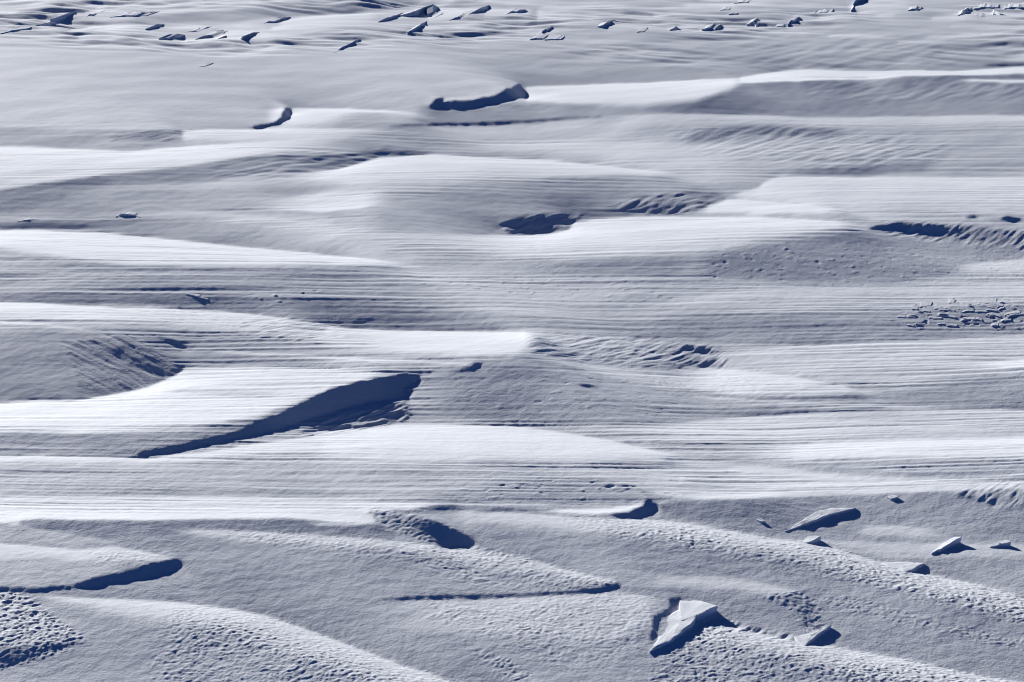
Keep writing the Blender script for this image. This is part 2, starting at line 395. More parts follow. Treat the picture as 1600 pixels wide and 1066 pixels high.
# -- lower left: streak band, long shaded step
strip([(-1, 775), (300, 776), (560, 782), (700, 788)], [(-1, 818), (80, 811), (240, 813), (450, 811), (600, 818), (700, 793)], .13, .18, fr=60, st=8, sb=1.5)
strip([(30, 814), (80, 812), (190, 813), (240, 815), (330, 812), (450, 812), (580, 819), (640, 826)],
      [(30, 818), (100, 835), (160, 842), (270, 833), (300, 826), (400, 830), (540, 838), (640, 848)], -.10, -.08, fl=10, fr=20, st=1.5, sb=6)
strip([(-1, 832), (12, 820), (32, 816)], [(-1, 840), (32, 820)], .13, fr=4)
strip([(30, 822), (100, 832), (170, 843)], [(0, 846), (100, 850), (190, 852)], .0, fl=10, fr=30)
strip([(270, 834), (300, 827), (400, 831), (540, 839), (640, 849), (740, 853), (800, 862), (870, 886), (960, 908), (968, 914)],
      [(270, 838), (400, 850), (540, 858), (680, 872), (800, 895), (968, 916)], .09, .0, fl=40, fr=4, st=2, sb=16)
poly([(300, 829), (420, 832), (540, 839), (640, 849), (740, 853), (800, 862), (870, 886), (960, 906), (970, 915), (900, 928), (760, 925), (640, 880), (450, 855)], .9, 6, 'lump')
strip([(300, 855), (540, 865), (800, 900)], [(290, 930), (540, 935), (800, 928)], -.04, -.05, fl=60, fr=80, st=14, sb=10)
poly([(600, 936), (700, 932), (800, 930), (890, 926), (940, 919), (968, 912), (969, 917), (950, 923), (910, 928), (800, 933), (700, 934.5), (600, 937)], -.5, 1)
line([(320, 945), (350, 932), (388, 919)], -.2, 3, 2)
line([(225, 926), (245, 919), (262, 918)], -.2, 3, 2)
# nose lobe at left
strip([(-1, 848), (60, 853), (120, 858), (180, 853), (220, 860), (275, 874)], [(-1, 875), (120, 880), (200, 878), (275, 877)], .10, .02, fr=4, st=1.5, sb=10)
strip([(-1, 876), (120, 880), (200, 880)], [(-1, 920), (110, 918), (200, 893)], .0, -.03, fr=20, st=10, sb=2)
poly([(130, 862), (180, 853), (225, 860), (278, 873), (200, 890), (150, 880)], .6, 6, 'lump')
poly([(0, 919), (60, 921), (113, 918), (150, 905), (200, 893), (270, 874), (280, 875), (285, 881), (280, 887), (250, 896), (200, 907), (150, 916), (60, 923), (-60, 923)], -.62, 1.2)
strip([(120, 924), (250, 906), (284, 890), (560, 938), (700, 970)], [(150, 936), (280, 942), (420, 962), (560, 1012), (700, 1050)], -.05, -.08, fl=20, fr=200, st=6, sb=2)
# rough lobe in the corner
poly([(-200, 900), (0, 928), (40, 930), (60, 945), (90, 970), (125, 990), (131, 1000), (100, 1016), (50, 1031), (0, 1047), (-200, 1080)], .0, 2)
strip([(-1, 1012), (60, 1010), (128, 998)], [(-1, 1046), (50, 1031), (130, 1002)], -.15, fr=5, st=14, sb=2)
poly([(-200, 900), (0, 926), (42, 928), (62, 943), (92, 968), (130, 992), (135, 1002), (100, 1018), (50, 1033), (0, 1049), (-200, 1080)], 1.7, 3, 'lump')
# foreground ridge
strip([(60, 932), (150, 935), (280, 942), (350, 950), (420, 963), (500, 990), (560, 1014), (640, 1045), (740, 1068), (900, 1130)],
      [(60, 936), (200, 970), (350, 990), (500, 1040), (640, 1090), (900, 1180)], .13, .0, fl=20, fr=60, st=2, sb=30)
poly([(270, 946), (350, 952), (420, 965), (500, 992), (560, 1016), (640, 1047), (760, 1072), (950, 1150), (950, 1300), (300, 1300), (230, 1050)], 1.0, 16, 'lump')
strip([(560, 1000), (700, 1040), (860, 1090)], [(540, 1005), (640, 1040), (760, 1090)], -.07, fl=20, fr=30, st=6, sb=2)

# -- sunken gap beside the large broken slab
poly([(1044, 936), (1062, 935), (1064, 945), (1050, 957), (1036, 963), (1024, 968), (1021, 962), (1038, 955), (1052, 946)], -.5, 1)
poly([(1021, 964), (1030, 966), (1027, 980), (1022, 1000), (1016, 1000), (1022, 982)], -.5, 1)

# -- lower middle
strip([(640, 796), (670, 793), (700, 788)], [(600, 802), (670, 803), (730, 798)], -.14, fl=20, fr=20, st=1)
poly([(575, 797), (600, 800), (660, 807), (700, 825), (740, 848), (730, 853), (690, 856), (660, 846), (600, 822), (588, 815)], -.10, 2)
poly([(640, 815), (680, 815), (705, 827), (741, 848), (730, 853), (690, 856), (680, 845)], -.25, 3)
poly([(688, 854), (690, 840), (705, 830), (722, 838), (742, 848), (728, 853)], -.55, 2)
poly([(570, 795), (600, 798), (660, 805), (705, 824), (745, 848), (690, 858), (600, 826)], 1.6, 3, 'lump')
strip([(480, 817), (540, 817), (588, 816)], [(480, 820), (540, 821), (588, 820)], .1, fl=20, fr=3, st=1, sb=1)
strip([(690, 797), (790, 800), (880, 807), (940, 810), (1020, 812), (1070, 817), (1150, 830), (1200, 840), (1250, 845), (1290, 852), (1350, 871), (1400, 886), (1470, 901), (1540, 916), (1600, 936)],
      [(690, 820), (790, 822), (940, 838), (1070, 850), (1200, 868), (1300, 890), (1400, 920), (1600, 970)], .12, .0, fl=50, st=2, sb=18)
poly([(850, 806), (940, 811), (1020, 813), (1070, 818), (1150, 831), (1250, 846), (1290, 853), (1350, 872), (1400, 886), (1470, 901), (1540, 917), (1700, 950),
      (1700, 1000), (1560, 965), (1400, 930), (1250, 890), (1100, 862), (960, 838)], 1.1, 8, 'lump')
strip([(730, 835), (900, 842), (1060, 868)], [(740, 860), (900, 885), (1060, 892)], -.06, fl=30, fr=40, st=10, sb=12)
strip([(845, 797), (950, 795), (1000, 787), (1013, 781)], [(845, 800), (930, 804), (985, 800), (1013, 784)], .24, fl=40, fr=3, st=1.2, sb=1.5)
poly([(955, 804), (985, 799), (1005, 790), (1012, 779), (1028, 791), (1021, 799), (995, 808), (970, 807)], -.6, 1.2)
line([(740, 799), (780, 797), (840, 798)], -.25, 3)
# dark sheet under the white plain, right
strip([(1028, 784), (1100, 783), (1170, 780), (1230, 777), (1330, 775), (1400, 770), (1500, 768), (1600, 764)],
      [(1028, 808), (1100, 815), (1200, 838), (1280, 835), (1600, 838)], -.10, -.075, fl=8, st=1.5, sb=14)
strip([(1330, 818), (1420, 823), (1480, 830)], [(1330, 834), (1420, 840), (1480, 838)], .03, fl=30, fr=40, st=4, sb=8)
strip([(1275, 843), (1350, 847), (1450, 849), (1600, 852)], [(1280, 847), (1330, 864), (1400, 872), (1450, 874), (1600, 868)], .045, .0, fl=8, st=2, sb=8)
strip([(1400, 876), (1600, 872)], [(1420, 888), (1500, 900), (1600, 925)], -.075, fl=30, st=8, sb=3)
strip([(1490, 770), (1530, 775), (1560, 784)], [(1490, 776), (1560, 792)], -.15, fl=15, fr=15, st=2, sb=4)
poly([(1480, 768), (1560, 755), (1700, 755), (1700, 790), (1560, 795)], .8, 4, 'clod')
# light rumpled slope centre bottom
strip([(560, 940), (760, 938), (960, 925), (1040, 935)], [(540, 985), (760, 990), (960, 1000), (1040, 960)], .05, .01, fl=160, fr=40, st=4, sb=20)
poly([(640, 945), (960, 930), (1040, 940), (1020, 1010), (900, 1060), (760, 1000)], .75, 12, 'lump')
poly([(700, 985), (800, 1030), (860, 1075), (820, 1075), (740, 1030)], 1.0, 6, 'lump')
strip([(760, 1000), (860, 1050), (960, 1080)], [(760, 1012), (860, 1066), (960, 1120)], -.05, fl=30, fr=40, st=14, sb=14)
strip([(1000, 900), (1130, 902), (1200, 912), (1250, 926)], [(1000, 918), (1130, 922), (1250, 934)], .05, .02, fl=40, fr=8, st=6, sb=4)
strip([(1120, 926), (1200, 930), (1260, 940)], [(1120, 965), (1220, 985), (1270, 985)], -.05, fl=60, fr=15, st=4, sb=8)
poly([(1205, 935), (1245, 926), (1272, 936), (1272, 960), (1285, 985), (1260, 985), (1245, 955)], -.11, 4)
poly([(1190, 932), (1245, 922), (1280, 936), (1290, 988), (1255, 988), (1240, 955)], 1.5, 3, 'lump')
poly([(1270, 928), (1350, 935), (1450, 965), (1600, 1000), (1700, 1040), (1600, 1015), (1480, 990), (1380, 970), (1300, 950)], 1.2, 5, 'lump')
strip([(1290, 990), (1400, 985), (1600, 1018)], [(1300, 1008), (1440, 1030), (1600, 1064)], -.065, fl=20, st=10, sb=3)
strip([(1120, 968), (1160, 982), (1230, 1000), (1300, 1010), (1400, 1028), (1500, 1050), (1600, 1066)],
      [(1060, 1000), (1160, 1015), (1300, 1050), (1500, 1095), (1600, 1110)], .11, .0, fl=30, st=3, sb=25)
poly([(1110, 965), (1160, 982), (1230, 998), (1300, 1010), (1400, 1028), (1500, 1050), (1700, 1090), (1700, 1300), (900, 1300), (1040, 1010)], 1.1, 8, 'lump')
poly([(1120, 962), (1170, 978), (1240, 992), (1240, 1004), (1160, 992)], 1.0, 3, 'clod')
strip([(1020, 776), (1100, 774), (1230, 770), (1400, 762), (1600, 757)], [(1020, 830), (1600, 840)], .02, ch='streak', fl=40, fr=50, st=6, sb=8)
for t_, b_, v_ in (([(-1, 292), (300, 290), (560, 285)], [(-1, 334), (300, 334), (560, 300)], .3),
                   ([(150, 350), (330, 345), (560, 372), (640, 392)], [(150, 358), (300, 377), (540, 400), (640, 411)], .15),
                   ([(560, 325), (690, 302), (800, 310), (950, 318)], [(560, 360), (760, 367), (850, 345), (950, 326)], .12),
                   ([(660, 575), (800, 560), (1040, 590)], [(660, 650), (1040, 655)], .35),
                   ([(1100, 390), (1350, 362), (1600, 375)], [(1100, 440), (1350, 445), (1600, 405)], .2),
                   ([(560, 515), (850, 521)], [(560, 550), (850, 545)], .2),
                   ([(640, 663), (900, 676), (1060, 712)], [(560, 722), (900, 722), (1060, 716)], .25),
                   ([(-1, 515), (150, 515), (285, 575)], [(-1, 626), (170, 618), (285, 580)], .2),
                   ([(1120, 716), (1300, 728), (1450, 740)], [(1120, 735), (1300, 750), (1450, 752)], .1)):
    strip(t_, b_, v_, ch='streak', fl=50, fr=50, st=8, sb=8)
fg_ = (.14 * sstep((VV[:, None] - 800) / 30)).astype(np.float32)
G = G + fg_ * np.where(G > -.25, G + .058, 0)
strip([(-1, 716), (500, 724), (1100, 740)], [(-1, 775), (500, 778), (1100, 775)], .6, ch='streak', st=10, sb=10, fr=120)
G = blur(G, 1)
G = np.where(G > 0, np.minimum(G * 1.15, .29 + .25 * (G - .25)), np.where(G > -.13, G * (.80 + .14 * sstep((VV[:, None] - 770) / 30)), np.maximum(G * 1.1, -.265))).astype(np.float32)
MASK['grey'] = sstep((.0 - G) / .07).astype(np.float32)
MASK['shade'] = sstep((-.17 - G) / .09).astype(np.float32)

# ------------------------------------------------------------------ integrate the survey to heights (metres)
DX, DY = 0.0125, 0.02
X0, X1, Y0, Y1 = -10.0, 10.0, 8.0, 42.0
xs = np.arange(X0, X1, DX, dtype=np.float32)
ys = np.arange(Y0, Y1, DY, dtype=np.float32)
XX, YY = np.meshgrid(xs, ys)


def bil(A, fx, fy):
    fx = np.clip(fx, 0, A.shape[1] - 1.001)
    fy = np.clip(fy, 0, A.shape[0] - 1.001)
    ix, iy = fx.astype(np.int32), fy.astype(np.int32)
    tx, ty = (fx - ix).astype(np.float32), (fy - iy).astype(np.float32)
    a = A[iy, ix] * (1 - tx) + A[iy, ix + 1] * tx
    b = A[iy + 1, ix] * (1 - tx) + A[iy + 1, ix + 1] * tx
    return a * (1 - ty) + b * ty


kx = (np.fft.rfftfreq(len(xs), DX) * 2 * np.pi).astype(np.float32)[None, :]
ky = (np.fft.fftfreq(len(ys), DY) * 2 * np.pi).astype(np.float32)[:, None]
EX, EY = math.sin(SUN_AZ), -math.cos(SUN_AZ)         # away from the sun
ks = kx * EX + ky * EY
kp = kx * EY - ky * EX
LAM, MU = 0.10, 0.45
DEN = ks * ks + LAM * kp * kp + MU * MU
EDGE = (sstep((XX - X0) / 1.5) * sstep((X1 - XX) / 1.5) * sstep((YY - Y0) / 1.0) * sstep((Y1 - YY) / 4.0)).astype(np.float32)
Z = np.zeros_like(XX)
for it in range(15):
    u, v = project(XX, YY, Z)
    gw = bil(G, u + MX, v + MY0) * EDGE
    gin = gw
    for k in range(4):
        zh = np.fft.rfft2(gin) * (-1j * ks) / DEN
        if k < 3:
            got = np.fft.irfft2(zh * 1j * ks, s=gw.shape).astype(np.float32)
            gin = gw + np.clip(gin - gw + 0.7 * (gw - got), -.15, .15)
    zn = np.fft.irfft2(zh, s=gw.shape).astype(np.float32)
    Z = zn if it == 0 else Z * .5 + zn * .5
print("height range", Z.min(), Z.max(), np.percentile(Z, [2, 50, 98]))

# ------------------------------------------------------------------ mesh grid: dense where the camera looks, coarse beyond
def axis(lo, d0, d1, hi, step, grow=1.18):
    mid = list(np.arange(d0, d1 + step, step))
    a, s = [], step
    x = d0
    while x > lo:
        s *= grow
        x -= s
        a.append(max(x, lo))
    b, s, x = [], step, mid[-1]
    while x < hi:
        s *= grow
        x += s
        b.append(min(x, hi))
    return np.array(a[::-1] + mid + b)


cu = axis(-4200, -30, 1630, 5800, 1.8)
cv = axis(-535, -50, 1150, 1900, 0.95)
CU, CV = np.meshgrid(cu, cv)
PX, PY = at(CU, CV, 0.0)
PX, PY = PX.astype(np.float32), PY.astype(np.float32)
NR, NC = PX.shape
inb = ((PX > X0 + .1) & (PX < X1 - .1) & (PY > Y0 + .1) & (PY < Y1 - .1))
PZ = np.where(inb, bil(Z, (PX - X0) / DX, (PY - Y0) / DY), 0).astype(np.float32)
PU, PV = project(PX, PY, PZ)
M = {k: bil(a, PU + MX, PV + MY0) for k, a in MASK.items()}
rowstep = np.abs(np.gradient(PY, axis=0))


def lod(lam):
    return sstep((lam / rowstep - 1.3) / 1.5).astype(np.float32)


# wind direction turns a little over the field
wx = PX + 0.15 * perlin(PX / 3.0, PY / 3.0, 1)
wy = PY + 2.4 * PZ + 0.02 * PX + 0.07 * perlin(PX / 6.0, PY / 3.0, 2) - .035 * np.clip(PX - 1.0, 0, 9) ** 1.6 * sstep((20 - PY) / 4)
n_st = np.zeros_like(PX)
for lam, amp, sd in ((0.026, .0018, 8), (0.036, .0026, 9), (0.055, .0030, 10), (0.085, .0020, 11), (0.15, .0012, 12)):
    patch = 0.2 + 1.2 * sstep(perlin(PX / 2.5, wy / (lam * 5), sd + 20) * 1.3 + .45)
    n = perlin(wx / (lam * 20 + .8), wy / lam, sd)
    n2 = perlin(wx / (lam * 8 + .3), wy / (lam * .7), sd + 40)
    n_st += amp * lod(lam) * patch * (.75 * n + .22 * np.tanh(5 * n) - 0.5 * np.abs(n2))
KEEP = 1 - .8 * np.clip(M['shade'] - M['clod'] * .8, 0, 1)
PZ += n_st * KEEP * (1 - .55 * M['grey']) * np.clip(M['streak'] * (1 - .75 * np.clip(M['lump'], 0, 1)) * (1 - .5 * M['clod']), 0, 1)

# granular crust: overlapping scales that lean with the wind
sx, sy = PX * .96 + PY * .28, PY * .96 - PX * .28
sxw = sx + .03 * perlin(PX / .12, PY / .12, 31)
syw = sy + .03 * perlin(PX / .12, PY / .12, 32)
n_l = np.zeros_like(PX)
for lam, amp, sd in ((0.018, .0013, 41), (0.029, .0026, 42), (0.048, .0022, 43), (0.10, .0014, 44)):
    n = perlin(sxw / (lam * 1.15), syw / lam, sd)
    n_l += amp * lod(lam) * (1.5 * np.abs(n) - .3) * (0.5 + 0.8 * sstep(perlin(PX / .5, PY / .4, sd + 5) + .5))
n_l += .0016 * lod(.028) * perlin(PX / .030, PY / .028, 46) + .0012 * lod(.018) * perlin(PX / .018, PY / .016, 47)
PZ += n_l * KEEP * (1 - .45 * M['grey']) * M['lump']

# clodded, undercut edges: bigger slanted ribs
n_c = np.zeros_like(PX)
DOME = sstep((-2.0 - PX) / .4) * sstep((20 - PY) / 1.0)
for lam, amp, sd in ((0.028, .0024, 51), (0.05, .0042, 52), (0.10, .0055, 53)):
    n = perlin((PX * .62 + PY * .78) / (lam * 5.0) + .25 * perlin(PX / .4, PY / .4, 58), (PY * .62 - PX * .78) / lam, sd)
    m_ = perlin((PX * .70 - PY * .71) / (lam * 7) + .15 * perlin(PX / .4, PY / .4, 58), (PY * .70 + PX * .71 + .10 * (PX + 3.0) ** 2) / lam, sd)
    n = n + (m_ - n) * DOME
    n_c += amp * lod(lam) * (0.5 - 1.3 * np.abs(n))
PZ += n_c * M['clod']

# fine ripples drawn out by the wind
n_h = np.zeros_like(PX)
for lam, amp, sd in ((0.045, .0034, 61), (0.08, .0052, 62), (0.16, .0040, 63)):
    n = perlin((PX * .75 + PY * .66) / (lam * 3.5) + .4 * perlin(PX / .6, PY / .6, 68), (PY * .75 - PX * .66) / lam, sd)
    n_h += amp * lod(lam) * n
PZ += n_h * KEEP * M['hatch']

# broken wavelets of the far belt
n_f = np.zeros_like(PX)
for lam, amp, sd in ((0.14, .010, 64), (0.24, .020, 65), (0.42, .026, 66), (0.8, .020, 67)):
    n = perlin(wx / (lam * 3.0), (PY + .25 * PX) / lam + .5 * perlin(PX / 1.5, PY / 1.0, 69), sd)
    n_f += amp * lod(lam * 1.5) * (.8 * n + .2 * np.tanh(6 * n) - .7 * np.abs(n))
PZ += n_f * sstep((PY - 29.4) / 1.4) * np.clip(.35 + perlin(PX / 3.0, PY / 2.0, 70), .1, 1)

# pits and crumbs
n = perlin(PX / .11, PY / .05, 71) + .5 * perlin(PX / .05, PY / .025, 73)
PZ -= M['speck'] * lod(.05) * .012 * sstep((n - .62) / .3)
n = perlin(PX / .13, PY / .07, 72) + .5 * perlin(PX / .05, PY / .03, 74)
PZ += M['speck'] * lod(.07) * .008 * sstep((n - .55) / .3)
# faint overall unevenness
PZ += inb * (.005 * lod(.4) * perlin(PX / .7, PY / .45, 81) + .0012 * lod(.10) * perlin(PX / .14, PY / .10, 82) + .0008 * lod(.05) * perlin(PX / .055, PY / .05, 83) + .0004 * lod(.028) * perlin(PX / .03, PY / .028, 84))
# the plain goes on, gently rolling, outside the surveyed part
far = 1 - inb.astype(np.float32)
PZ += far * .05 * perlin(PX / 9.0, PY / 5.0, 91)
PU, PV = project(PX, PY, PZ)

# ------------------------------------------------------------------ snow materials
def snow_material(name, col, bump, grain):
    m = bpy.data.materials.new(name)
    m.use_nodes = True
    t = m.node_tree
    b = t.nodes["Principled BSDF"]
    b.inputs["Roughness"].default_value = 0.8
    b.inputs["Specular IOR Level"].default_value = 0.05
    tc = t.nodes.new("ShaderNodeNewGeometry")
    n1 = t.nodes.new("ShaderNodeTexNoise")
    n1.inputs["Scale"].default_value = grain
    n1.inputs["Detail"].default_value = 3.0
    n1.inputs["Roughness"].default_value = 0.6
    t.links.new(tc.outputs["Position"], n1.inputs["Vector"])
    bp = t.nodes.new("ShaderNodeBump")
    bp.inputs["Strength"].default_value = bump
    bp.inputs["Distance"].default_value = 0.006
    t.links.new(n1.outputs["Fac"], bp.inputs["Height"])
    t.links.new(bp.outputs["Normal"], b.inputs["Normal"])
    n2 = t.nodes.new("ShaderNodeTexNoise")
    n2.inputs["Scale"].default_value = 1.3
    n2.inputs["Detail"].default_value = 5.0
    t.links.new(tc.outputs["Position"], n2.inputs["Vector"])
    cr = t.nodes.new("ShaderNodeValToRGB")
    cr.color_ramp.elements[0].position = .3
    cr.color_ramp.elements[1].position = .7
    cr.color_ramp.elements[0].color = (col[0] * .95, col[1] * .95, col[2] * .955, 1)
    cr.color_ramp.elements[1].color = (*col, 1)
    t.links.new(n2.outputs["Fac"], cr.inputs["Fac"])
    t.links.new(cr.outputs["Color"], b.inputs["Base Color"])
    return m


SNOW = snow_material("wind_packed_snow", (.75, .777, .818), .35, 60.0)
CRUST = snow_material("crusted_snow", (.75, .777, .818), .5, 45.0)
SLAB = snow_material("snow_slab", (.765, .79, .83), .25, 50.0)

# ------------------------------------------------------------------ which drift each patch of snow belongs to
DRIFTS = []
owner = np.zeros((NR, NC), np.int32)       # 0 = open field
part = np.zeros((NR, NC), np.int32)


def drift(name, label, cat, group, outline, parts=()):
    DRIFTS.append((name, label, cat, group, parts))
    i = len(DRIFTS)
    sel = inside(outline, PU, PV) & inb
    owner[sel] = i
    part[sel] = 0
    for k, (pname, pp) in enumerate(parts):
        part[sel & inside(pp, PU, PV)] = k + 1

RIB, CRU = "ribbed_crust", "rough_crust"
SHELF = "wind-carved snow drifts of the middle field"
NEAR = "wind-carved snow drifts of the foreground"
FARG = "wind-carved snow drifts of the far field"

drift("snow_drift", "pale level band with a sharp upper edge in front of the grey bank, far right", "snow drift", FARG,
      [(900, 181), (1060, 177), (1200, 179), (1260, 183), (1600, 179), (2000, 176), (2000, 198), (1600, 197), (1260, 199), (1200, 201), (1000, 198)])
drift("snow_drift", "faintly rippled patch of pale snow under the level band, right of centre", "snow drift", FARG,
      [(720, 228), (930, 222), (1060, 205), (1250, 198), (1420, 226), (1470, 252), (1300, 262), (1200, 276), (1120, 278), (1060, 264), (930, 244), (720, 240)],
      ((RIB, [(1040, 208), (1250, 197), (1420, 226), (1470, 252), (1300, 262), (1100, 240)]),))
drift("snow_drift", "streaked sheet of light snow just above the patch of dark clods, right", "snow drift", SHELF,
      [(980, 474), (1200, 451), (1600, 444), (2000, 440), (2000, 470), (1600, 472), (1300, 488), (1060, 484)])
drift("snow_drift", "finely combed light sheet between the shaded lens and the bright streak at right", "snow drift", SHELF,
      [(930, 674), (1060, 658), (1250, 644), (1420, 635), (1600, 639), (2000, 640), (2000, 676), (1600, 681), (1450, 685), (1300, 690), (1060, 694)])
drift("snow_drift", "shaded grey sheet below a crisp white edge, carrying the thin flat chunk", "snow drift", NEAR,
      [(1030, 784), (1100, 782), (1170, 779), (1230, 776), (1330, 774), (1400, 769), (1500, 767), (1600, 763), (2000, 752), (2000, 846), (1600, 846), (1280, 838), (1200, 838), (1100, 817), (1030, 811)])
drift("snow_drift", "long white rim of snow along the crest of a low grey bank, far right", "snow drift", FARG,
      [(1150, 121), (1248, 106), (1600, 102), (2000, 94), (2000, 180), (1600, 180), (1260, 184), (1090, 174), (1100, 160), (1170, 128)],
      (("white_rim", [(1148, 121), (1248, 105), (1600, 101), (2000, 92), (2000, 112), (1600, 114), (1500, 120), (1350, 124), (1240, 127), (1150, 130)]),))
drift("snow_drift", "far drift with a broad dark broken scarp at its left end and a white flank", "snow drift", FARG,
      [(670, 171), (680, 153), (730, 150), (785, 143), (811, 132), (890, 133), (1000, 129), (1150, 121), (1170, 128), (1090, 160), (1000, 168), (830, 162), (800, 163), (745, 176), (700, 172)],
      (("scarp", [(665, 172), (680, 155), (693, 150), (690, 159), (730, 157), (775, 149), (785, 142), (811, 131), (826, 147), (820, 154), (775, 169), (745, 177)]),))
drift("snow_drift", "small white drift beside a thin dark crescent, upper left", "snow drift", FARG,
      [(375, 203), (400, 197), (428, 191), (442, 180), (446, 168), (540, 168), (605, 172), (690, 178), (690, 190), (520, 199), (420, 202)],
      (("scarp", [(375, 203), (400, 197), (428, 191), (442, 180), (446, 168), (457, 169), (452, 185), (437, 196), (410, 202)]),))
drift("snow_drift", "low drift with a short ribbed blue scarp just below the crescent", "snow drift", FARG,
      [(160, 222), (180, 210), (260, 202), (303, 200), (420, 199), (620, 201), (620, 217), (420, 225), (280, 221)],
      ((RIB, [(160, 223), (180, 209), (260, 201), (304, 199), (304, 214), (270, 222)]),))
drift("snow_drift", "streaked pale sheet of snow tapering to the right above a long shaded hollow", "snow drift", FARG,
      [(-420, 227), (130, 232), (200, 236), (300, 227), (560, 211), (430, 240), (250, 263), (120, 278), (0, 298), (-420, 330)])
drift("snow_drift", "bright plate of snow with a slanting left edge beside dark hatched snow", "snow drift", FARG,
      [(470, 269), (530, 263), (592, 245), (680, 240), (760, 246), (860, 249), (960, 261), (1070, 271), (900, 283), (700, 288), (500, 288)])
drift("snow_drift", "smooth grey mound ending at right in two dark rough scarps", "snow drift", SHELF,
      [(500, 334), (600, 321), (692, 298), (800, 302), (950, 300), (1060, 301), (1137, 310), (1095, 328), (1050, 335), (930, 342), (897, 346), (889, 358), (850, 366), (760, 368), (650, 364), (540, 357)],
      (("scarp", [(776, 354), (800, 344), (830, 335), (880, 332), (912, 336), (895, 352), (885, 361), (840, 368), (800, 368)]),
       ("scarp", [(950, 322), (1000, 308), (1060, 302), (1138, 310), (1092, 329), (1050, 335), (985, 332)])))
drift("snow_drift", "pale level plate of snow reaching the right edge above the bright flank", "snow drift", SHELF,
      [(1140, 309), (1186, 291), (1222, 274), (1600, 276), (2000, 278), (2000, 335), (1600, 333), (1330, 327), (1250, 319)])
drift("snow_drift", "brilliant white flank running right from below the two dark scarps", "snow drift", SHELF,
      [(760, 368), (850, 367), (889, 358), (897, 346), (930, 342), (1050, 336), (1095, 329), (1137, 311), (1250, 320), (1330, 328), (1355, 349), (1220, 372), (1100, 394), (1000, 403), (760, 405)])
drift("snow_drift", "flat grey lens of snow lying above the white wedge at left", "snow drift", SHELF,
      [(90, 356), (200, 338), (255, 330), (330, 330), (500, 355), (650, 363), (760, 368), (760, 405), (640, 413), (540, 400), (420, 389), (300, 377), (150, 362)])
drift("snow_drift", "white wedge of snow with a crisp straight upper edge, widest at left", "snow drift", SHELF,
      [(-420, 358), (50, 359), (150, 362), (300, 377), (420, 389), (540, 400), (650, 414), (400, 421), (200, 418), (-420, 412)])
drift("snow_drift", "shaded grey mound with a row of dark clods along its rim, right", "snow drift", SHELF,
      [(1085, 408), (1200, 384), (1300, 366), (1358, 356), (1400, 345), (1480, 351), (1600, 361), (2000, 380), (2000, 404), (1600, 406), (1500, 426), (1400, 441), (1200, 441), (1080, 426)],
      (("clodded_rim", [(1350, 360), (1375, 349), (1400, 344), (1480, 350), (1600, 360), (2000, 378), (2000, 398), (1600, 388), (1480, 377), (1400, 367)]),))
drift("snow_drift", "long sinuous white crest crossing the middle from the left edge", "snow drift", SHELF,
      [(-420, 470), (0, 472), (160, 477), (185, 481), (230, 479), (350, 486), (440, 496), (540, 511), (600, 516), (820, 519), (850, 521), (815, 546), (800, 557), (650, 560), (560, 550), (480, 533), (400, 525), (250, 509), (100, 503), (-420, 497)],
      ((CRU, [(185, 480), (350, 485), (440, 495), (540, 511), (545, 528), (470, 534), (380, 522), (250, 508)]),))
drift("snow_drift", "drift with slanting dark ribs above a tapering white tail, right of the white crest", "snow drift", SHELF,
      [(850, 521), (900, 524), (980, 527), (1060, 536), (1115, 543), (1138, 562), (1180, 578), (1260, 591), (1350, 611), (1250, 620), (1150, 618), (1040, 604), (1000, 578), (900, 568), (815, 546)],
      ((RIB, [(850, 521), (900, 523), (980, 526), (1060, 535), (1115, 542), (1140, 564), (1130, 579), (1000, 578), (900, 568), (815, 546)]),))
drift("snow_drift", "rounded grey dome at left edge with dark hatched ribs on its right shoulder", "snow drift", SHELF,
      [(-420, 514), (0, 515), (150, 515), (230, 530), (287, 575), (275, 587), (230, 605), (170, 618), (110, 626), (-420, 628)],
      ((RIB, [(95, 540), (190, 520), (240, 540), (286, 577), (230, 606), (160, 619), (120, 602)]),))
drift("snow_drift", "largest drift, white above a sweeping deep blue scarp ending in a sharp lip", "snow drift", SHELF,
      [(-420, 628), (110, 626), (170, 618), (230, 605), (275, 587), (289, 573), (400, 572), (530, 576), (600, 582), (631, 582), (656, 588), (640, 599), (630, 612), (636, 656), (600, 665), (540, 675), (470, 685), (400, 693), (320, 708), (209, 715), (-420, 712)],
      (("scarp", [(205, 714), (224, 705), (304, 689), (371, 675), (391, 662), (439, 645), (493, 618), (516, 608), (564, 596), (631, 582), (657, 588), (640, 600), (630, 611), (632, 623), (598, 629), (540, 642), (472, 664), (440, 678), (337, 700), (270, 713)]),
       ("rough_lee", [(466, 685), (472, 664), (540, 642), (598, 629), (633, 622), (637, 657), (600, 667), (540, 677)])))
drift("snow_drift", "smooth white swell in front of the largest drift's lip", "snow drift", SHELF,
      [(400, 694), (470, 685), (540, 675), (600, 665), (700, 661), (800, 665), (870, 671), (950, 686), (1060, 711), (950, 725), (800, 727), (620, 727), (470, 718)])
drift("snow_drift", "broad pale apron of snow with curving streaks below the speckled pits", "snow drift", SHELF,
      [(1112, 551), (1250, 540), (1450, 531), (1600, 523), (2000, 512), (2000, 576), (1600, 577), (1400, 603), (1250, 590), (1160, 575)])
drift("snow_drift", "bright streak of raised snow reaching the right edge above the dark step", "snow drift", SHELF,
      [(1150, 703), (1300, 692), (1450, 685), (1600, 681), (2000, 676), (2000, 716), (1150, 717)])
drift("snow_drift", "streaked white shelf at left dropping over a long shaded step", "snow drift", NEAR,
      [(-420, 774), (300, 775), (560, 781), (705, 789), (640, 796), (590, 819), (450, 812), (330, 812), (240, 814), (190, 813), (80, 812), (30, 816), (-420, 845)])
